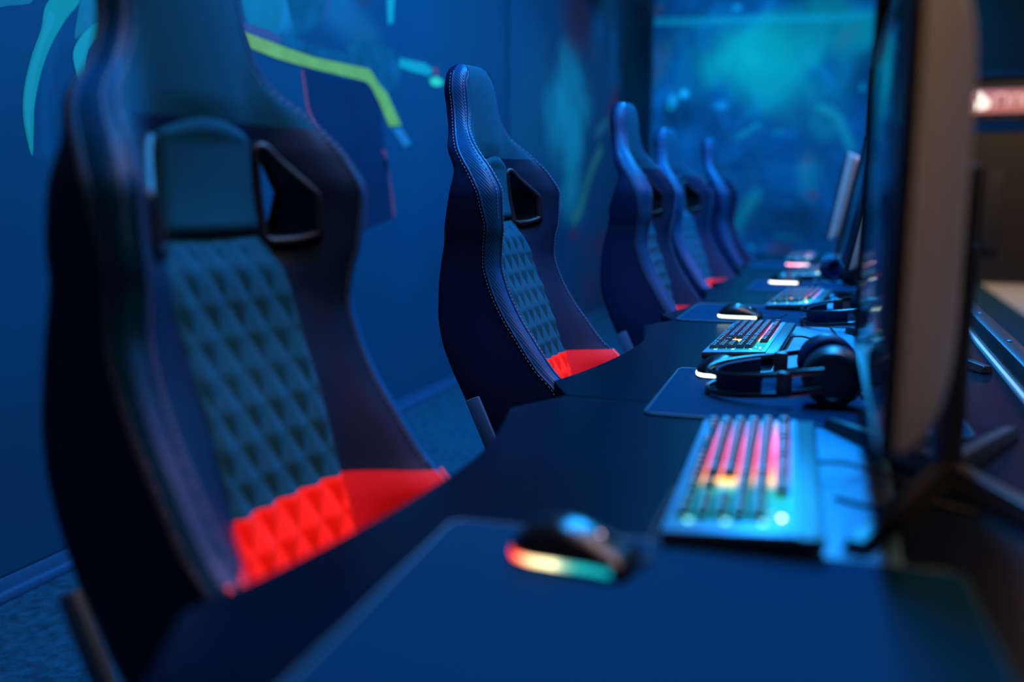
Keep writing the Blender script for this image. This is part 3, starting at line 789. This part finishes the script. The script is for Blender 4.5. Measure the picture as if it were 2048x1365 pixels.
def make_keyboard():
    """x from the user's side (0) to the back (WID), y from the numeric pad end (0) to the far end (LEN)"""
    r = empty('keyboard')
    tilt = Matrix.Rotation(-math.radians(4.0), 4, 'Y')
    def T(x, y, z): return tilt @ Matrix.Translation((x, y, z))
    MB().rbox((WID/2, LEN/2, .010), (WID, LEN, .014), .004, M=tilt).build('case', M_plastic, r)
    pl = MB(); pl.rbox((.006+.063, LEN/2, .0172), (.136, LEN-.003, .0035), .0015, M=tilt)
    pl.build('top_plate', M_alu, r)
    # backlight under the keys
    n = 60; vs, fs, cc = [], [], []
    for k in range(n+1):
        y = .032+(LEN-.046)*k/n
        for x in (.010, .128): vs.append(tuple(tilt @ Vector((x, y, .0193)))); cc.append((*ramp(ZCOL, k/n), 1))
    for k in range(n): a = 2*k; fs.append((a, a+1, a+3, a+2))
    bo = MB().add(vs, fs).build('backlight', M_backlight, r, smooth=0)
    at = bo.data.attributes.new('paint', 'FLOAT_COLOR', 'POINT'); at.data.foreach_set('color', np.array(cc, float).ravel())
    def place(row, ycur, widths):
        x = .0195+(5-row)*U+(.004 if row == 0 else 0)
        for w in widths:
            if w < 0: ycur -= -w*U; continue
            yc = ycur-w*U/2
            me = key_mesh(w, min(NZ-1, max(0, int(yc/LEN*NZ))))
            o = bpy.data.objects.new('keycap', me); COL.objects.link(o); o.parent = r
            o.matrix_local = T(x, yc, .0205)
            ycur -= w*U
    top = LEN-.019
    for row in range(6):
        place(row, top, KR[row]); place(row, top-15.25*U, NAV[row]); place(row, top-18.5*U, NUM[row])
    for k in range(3):
        q = MB().lathe([(.0022, 0), (.0022, .0012), (.0012, .0016)], 10, M=T(.120-.010*k, .046+.012*k, .0196))
        q.build('indicator_light', zone_mat[2] if k else glow('white_indicator', (1, .95, .85), 7), r)
    for x in (.022, .060, .098):
        MB().lathe([(.0036, 0), (.0036, .0010), (.002, .0014)], 12, M=T(x+.004, .030, .0198)).build('edge_light', glow('cyan_edge_glow', (.25, .9, .85), 2.2), r)
    MB().lathe([(.0032, 0), (.0032, .0006)], 12, M=T(.125, .014, .0190)).build('screw', M_darkmetal, r)
    for x in (.02, .145):
        for y in (.03, LEN-.03):
            MB().rbox((x, y, .0025+x*.072), (.012, .03, .004), .001, M=None).build('foot', M_rubber, r)
    MB().tube(crom([(WID-.004, LEN*.62, .018), (WID+.03, LEN*.62, .02), (WID+.06, LEN*.66, .008), (WID+.11, LEN*.60, .004)], 6), .0024, 7).build('cable', M_rubber, r)
    return r
kbs = [(-.166, .878, .06, 'keyboard with rainbow lit keys nearest the camera, silver plate'),
       (-.292, 1.965, -.02, 'rainbow keyboard in focus behind the large headset'),
       (-.240, 2.905, -.06, 'keyboard on the third desk, near end edged with yellow lights'),
       (-.245, 4.02, -.06, 'keyboard on the fourth desk beyond the white lit mouse'),
       (-.322, 5.02, .0, 'farthest keyboard in the row with pink lights')]
k0 = make_keyboard()
for i, (x, y, a, lab) in enumerate(kbs):
    k = k0 if i == 0 else copy_tree(k0)
    k.location = (x, y, DZ+.001); k.rotation_euler = (0, 0, a)
    tag(k, lab, 'keyboard', 'lit keyboards on the desks')

# ------------------------------------------------------------------ headsets
def make_headset():
    """lies on its side: headband points to -x, ears along y; origin on the pad under the near cup"""
    r = empty('headset')
    CR = .050; zc = CR+.002
    for s, nm in ((-1, 'ear_cup'), (1, 'ear_cup')):
        base = Matrix.Translation((0, s*.070, zc)) @ Matrix.Rotation(s*.10, 4, 'Z') @ Matrix.Rotation(-s*PI/2, 4, 'X')
        cup = MB().lathe([(.0, -.004), (.040, -.004), (.050, .000), (.0515, .010), (.049, .022), (.044, .029), (.036, .0315), (.0355, .0300), (.030, .0305), (.0, .031)], 40, M=base).build('ear_cup', M_plastic, r, smooth=30)
        MB().lathe([(.0325, .0300), (.0345, .0318), (.0365, .0305)], 40, M=base).build('trim_ring', M_gloss, cup)
        pr = [(.030, -.006), (.030, -.020), (.036, -.027), (.044, -.0275), (.050, -.022), (.051, -.012), (.049, -.005)]
        MB().lathe(pr, 40, M=base).build('ear_cushion', M_leather, r, smooth=60)
        # yoke arm and slider
        zt = lambda x: zc+x*.13
        MB().rbox((-.080, s*.098, zc-.012), (.026, .016, .044), .005).build('slider_block', M_plastic, r)
        yk = MB()
        for dz in (.017, -.017):
            yk.tube(crom([(-.085, s*.099, zc-.012+dz), (-.05, s*.103, zc-.006+dz), (-.018, s*.1045, zc+dz*.9)], 5), .0052, 8, flat=.55)
        yk.build('yoke', M_gloss, r)
        rd = MB()
        for dz in (.0115, -.0225):
            rd.tube(crom([(-.085, s*.1005, zc-.012+dz), (-.05, s*.1045, zc-.006+dz), (-.018, s*.106, zc+dz*.9)], 5), .0012, 6)
        rd.build('red_accent', M_redstitch, r)
    def arc(z0, dz, k=1.0):
        pts = []
        for i in range(33):
            a = PI*i/32
            y = -.099*math.cos(a)*k; x = -.075-.135*math.sin(a)**.85*k
            pts.append((x, y, zc-.012+dz+(x+.075)*.115))
        return pts
    rails = MB()
    for dz in (.017, -.017): rails.tube(arc(0, dz), .0046, 8)
    rails.build('headband_rails', M_gloss, r)
    MB().tube(arc(0, -.0215), .0013, 6).build('red_accent', M_redstitch, r)
    # inner strap
    inn = arc(0, 0, .90); vs, fs = [], []
    inn = inn[3:-3]
    for p in inn:
        n = Vector((p[0]+.075, p[1], 0)); n = n.normalized() if n.length > 0 else Vector((-1, 0, 0))
        for o_, dz in ((0, -.017), (0, .017), (.004, .015), (.004, -.015)): vs.append((p[0]-n.x*o_, p[1]-n.y*o_, p[2]+dz))
    rings = [vs[i*4:i*4+4] for i in range(len(inn))]
    MB().loft(rings).build('inner_strap', M_leather, r, smooth=50)
    bm_ = MB().tube(crom([(.030, -.088, .030), (.055, -.085, .022), (.080, -.060, .020), (.092, -.040, .020)], 6), .003, 8)
    bo = bm_.build('microphone_boom', M_rubber, r)
    MB().lathe([(.004, -.016), (.0085, -.013), (.0095, 0), (.0085, .013), (.004, .016)], 16, M=Matrix.Translation((.096, -.034, .020)) @ Matrix.Rotation(PI/2, 4, 'Y')).build('microphone_tip', M_plastic, bo)
    MB().lathe([(.003, .0), (.0034, .003), (.0, .004)], 10, M=Matrix.Translation((.096, -.043, .024)) @ Matrix.Rotation(PI/2, 4, 'X')).build('orange_glint', M_glint, bo)  # small orange dot added as the reflection on the microphone tip
    MB().tube(crom([(.046, -.08, .018), (.075, -.02, .004), (.13, .03, .003), (.18, .09, .003), (.22, .12, .003)], 6), .002, 7).build('cable', M_rubber, r)
    return r
hs = [ (-.022, 1.66, 0.10, 'large black headset lying on its side on the mouse pad, red edged headband'),
      (.085, 2.66, .35, 'black headset on the third desk, half hidden by the near monitor'),
      (-.025, 3.88, -2.6, 'black headset in front of the tilted monitor on the fourth desk')]
h0 = make_headset()
for i, (x, y, a, lab) in enumerate(hs):
    h = h0 if i == 0 else copy_tree(h0)
    h.location = (x, y, DZ+.0045); h.rotation_euler = (0, 0, a)
    tag(h, lab, 'headset', 'headsets on the desks')

# ------------------------------------------------------------------ monitors
def make_monitor(tilt):
    """screen faces -x, width along y; origin on the desk under the post"""
    r = empty('monitor')
    W_, H_ = .70, .445; zc = .340
    T = Matrix.Translation((0, 0, zc)) @ Matrix.Rotation(math.radians(tilt), 4, 'Y')
    def rr(w, h, rad, n=6):
        pts = []
        for cx, cz, a0 in ((w/2-rad, h/2-rad, 0), (-w/2+rad, h/2-rad, 90), (-w/2+rad, -h/2+rad, 180), (w/2-rad, -h/2+rad, 270)):
            for k in range(n): a = math.radians(a0+90*k/(n-1)); pts.append((cx+rad*math.cos(a), cz+rad*math.sin(a)))
        return pts
    X0 = -.075
    # bezel frame (with a shallow lip round the glass)
    o1, o2, i1 = rr(W_, H_, .008), rr(W_-.004, H_-.004, .008), rr(W_-.018, H_-.018, .004)
    fr = MB(); fr.loft([[(X0+.014, y, z) for y, z in o1], [(X0+.002, y, z) for y, z in o1], [(X0, y, z) for y, z in o2], [(X0, y, z) for y, z in i1], [(X0+.003, y, z) for y, z in i1]], M=T, caps=False)
    fr.build('bezel', M_bezel, r, smooth=35)
    MB().rbox((X0+.0045, 0, 0), (.003, W_-.019, H_-.019), .0005, M=T).build('screen', M_screen, r)
    # bulging rear shell
    rings = []
    for k in range(13):
        a = k/12; sx = X0+.014+.066*math.sin(a*PI/2)
        sc = math.cos(a*PI/2)**.75 if k < 12 else .0
        w_, h_ = W_*(.30+.70*sc)-.0015, H_*(.26+.74*sc)-.0015
        rings.append([(sx, y, z) for y, z in rr(w_, h_, .008+.05*a)])
    MB().loft(rings, M=T).build('rear_shell', M_shell, r, smooth=50)
    # post and splayed feet
    MB().tube([(.030, 0, .012), (.030, 0, .30)], .018, 16).build('stand_post', M_darkmetal, r)
    MB().rbox((.013, 0, .345-.0), (.05, .10, .10), .006, M=None).build('mount_plate', M_darkmetal, r)
    for dx, dy in ((-.136, .235), (-.116, -.290), (.12, .265), (.13, -.25)):
        L = math.hypot(dx, dy); a = math.atan2(dy, dx)
        ft = MB(); ft.loft([[(t, -w, .0008), (t, w, .0008), (t, w*.6, h), (t, -w*.6, h)] for t, w, h in ((0, .019, .030), (.6*L, .016, .022), (L, .014, .016))],
                           M=Matrix.Translation((.03, 0, 0)) @ Matrix.Rotation(a, 4, 'Z'))
        ft.build('stand_foot', M_darkmetal, r, bevel=.002)
    return r
mons = [(.099, 1.222, .030, 0, 'large monitor closest to the camera at the right, grey back lit from above'),
        (.115, 2.27, 0, 3, 'monitor on the second desk, hidden behind the nearest monitor'),
        (.080, 3.22, .06, 11, 'black monitor tilted back on the third desk, blue reflections on its glass'),
        (.100, 4.40, .03, 6, 'narrow looking monitor on the fourth desk, behind the tilted one'),
        (.020, 5.25, -.09, 10, 'farthest monitor in the row, its back panel turned to the camera')]
for x, y, a, tl, lab in mons:
    m = make_monitor(tl); m.location = (x, y, DZ+.0005); m.rotation_euler = (0, 0, a)
    tag(m, lab, 'monitor', 'monitors along the desks')

# ------------------------------------------------------------------ loose cables on the desks
def cable(pts, lab, rad=.0026, m=M_rubber):
    o = MB().tube(crom(pts, 8), rad, 8).build('loose_cable', m)
    return tag(o, lab, 'cable', 'loose cables on the desks')
cable([(-.05, 2.66, DZ+.003), (-.035, 2.55, DZ+.003), (-.02, 2.40, DZ+.004), (-.04, 2.28, DZ+.003), (-.03, 2.16, DZ+.003), (.02, 2.08, DZ+.003)], 'black cable looping down between the second and third desks')
cable([(-.045, 2.84, DZ+.008), (.0, 2.78, DZ+.008), (.06, 2.83, DZ+.006), (.12, 2.95, DZ+.003)], 'black cable behind the keyboard on the third desk')
cable([(.00, 1.10, DZ+.003), (.05, 1.08, DZ+.003), (.10, 1.12, DZ+.003), (.15, 1.10, DZ+.003)], 'thin black cable between the near keyboard and the monitor foot')

# raised rail along the rear edge of the desks
st = empty('cable_tray', (.338, 3.1, DZ))
tag(st, 'long dark rail with an inner strip coloured as a warm lit edge along the rear edge of the desks', 'cable tray')
MB().rbox((0, 0, .006), (.042, 5.2, .074), .006).build('tray_body', M_darkmetal, st)
MB().rbox((-.026, 0, -.012), (.010, 5.2, .022), .003).build('lit_edge_strip', M_shell, st)  # tan colour stands for warm light along the edge of the rail
for k in range(4):
    MB().rbox((.012, -2.4+1.6*k, -.385), (.016, .03, .71), .003).build('leg', M_darkmetal, st)
for k in range(10):
    MB().lathe([(.006, 0), (.006, .002), (.003, .004)], 10, M=Matrix.Translation((0, -2.4+.5*k, .043))).build('bolt', M_steel, st)

# ------------------------------------------------------------------ light
def area(name, loc, rot, sx, sy, col, power, spread=180):
    l = bpy.data.lights.new(name, 'AREA'); l.shape = 'RECTANGLE'; l.size = sx; l.size_y = sy
    l.color = col; l.energy = power; l.spread = math.radians(spread)
    o = bpy.data.objects.new(name, l); COL.objects.link(o); o.location = loc; o.rotation_euler = rot
    return o
def aim(o, tgt):
    d = Vector(tgt)-o.location; o.rotation_euler = d.to_track_quat('-Z', 'Y').to_euler()
BLUE = (.012, .34, 1.0)
o = area('wall_wash_light', (-1.35, 4.2, 3.1), (0, 0, 0), .25, 10.0, BLUE, 22, 60); aim(o, (-2.12, 4.2, 1.6))
o = area('desk_strip_light', (-.20, 3.9, 3.12), (0, -math.radians(-12), 0), .22, 5.8, BLUE, 500)
o = area('mural_wash_light', (-1.0, 8.0, 3.1), (0, 0, 0), 2.2, .3, (.02, .42, 1.0), 92); aim(o, (-1.0, 9.9, 1.3))
area('aisle_warm_light', (.42, .9, 3.14), (0, 0, 0), .35, 3.0, (1.0, .60, .34), 52)
area('aisle_lamp_light', (1.5, 5.2, 2.9), (0, math.radians(35), 0), .3, 3.0, (1.0, .62, .36), 9)
o = area('far_room_light', (2.0, 11.2, 3.1), (0, 0, 0), 2.0, .8, (1.0, .68, .38), 75)
for i, (dx, y, a, lab) in enumerate(CH):       # added warm spots, no fixture seen, brightening the red lumbar of each chair
    l = bpy.data.lights.new('lumbar_fill_light', 'SPOT'); l.energy = 260; l.color = (1.0, .20, .08); l.spot_size = math.radians(14.5); l.spot_blend = .9; l.shadow_soft_size = .06
    o = bpy.data.objects.new('lumbar_fill_light', l); COL.objects.link(o); o.location = (.95, y-.35, 3.1); aim(o, (-.66+dx, y, .60))
w = bpy.data.worlds.new('world'); SC.world = w; w.use_nodes = True
w.node_tree.nodes['Background'].inputs[0].default_value = (.002, .008, .02, 1); w.node_tree.nodes['Background'].inputs[1].default_value = .5

# ------------------------------------------------------------------ camera
cam = bpy.data.cameras.new('camera'); co = bpy.data.objects.new('camera', cam); COL.objects.link(co)
cam.sensor_width = 36; cam.lens = 1800/2048*36
co.location = (0, 0, 1.10)
PH, TH = math.radians(9.23), math.radians(20.53)
co.rotation_euler = Euler((PI/2-PH, 0, TH), 'XYZ')
cam.dof.use_dof = True; cam.dof.focus_distance = 2.03; cam.dof.aperture_fstop = cam.lens/28.0; cam.dof.aperture_blades = 0
cam.clip_start = .02; cam.clip_end = 60
SC.camera = co
SC.view_settings.view_transform = 'Standard'
try: SC.view_settings.look = 'None'
except Exception: pass
SC.view_settings.gamma = 1; SC.view_settings.use_curve_mapping = False; SC.view_settings.exposure = 0
SC.cycles.use_denoising = True
SC.cycles.max_bounces = 8
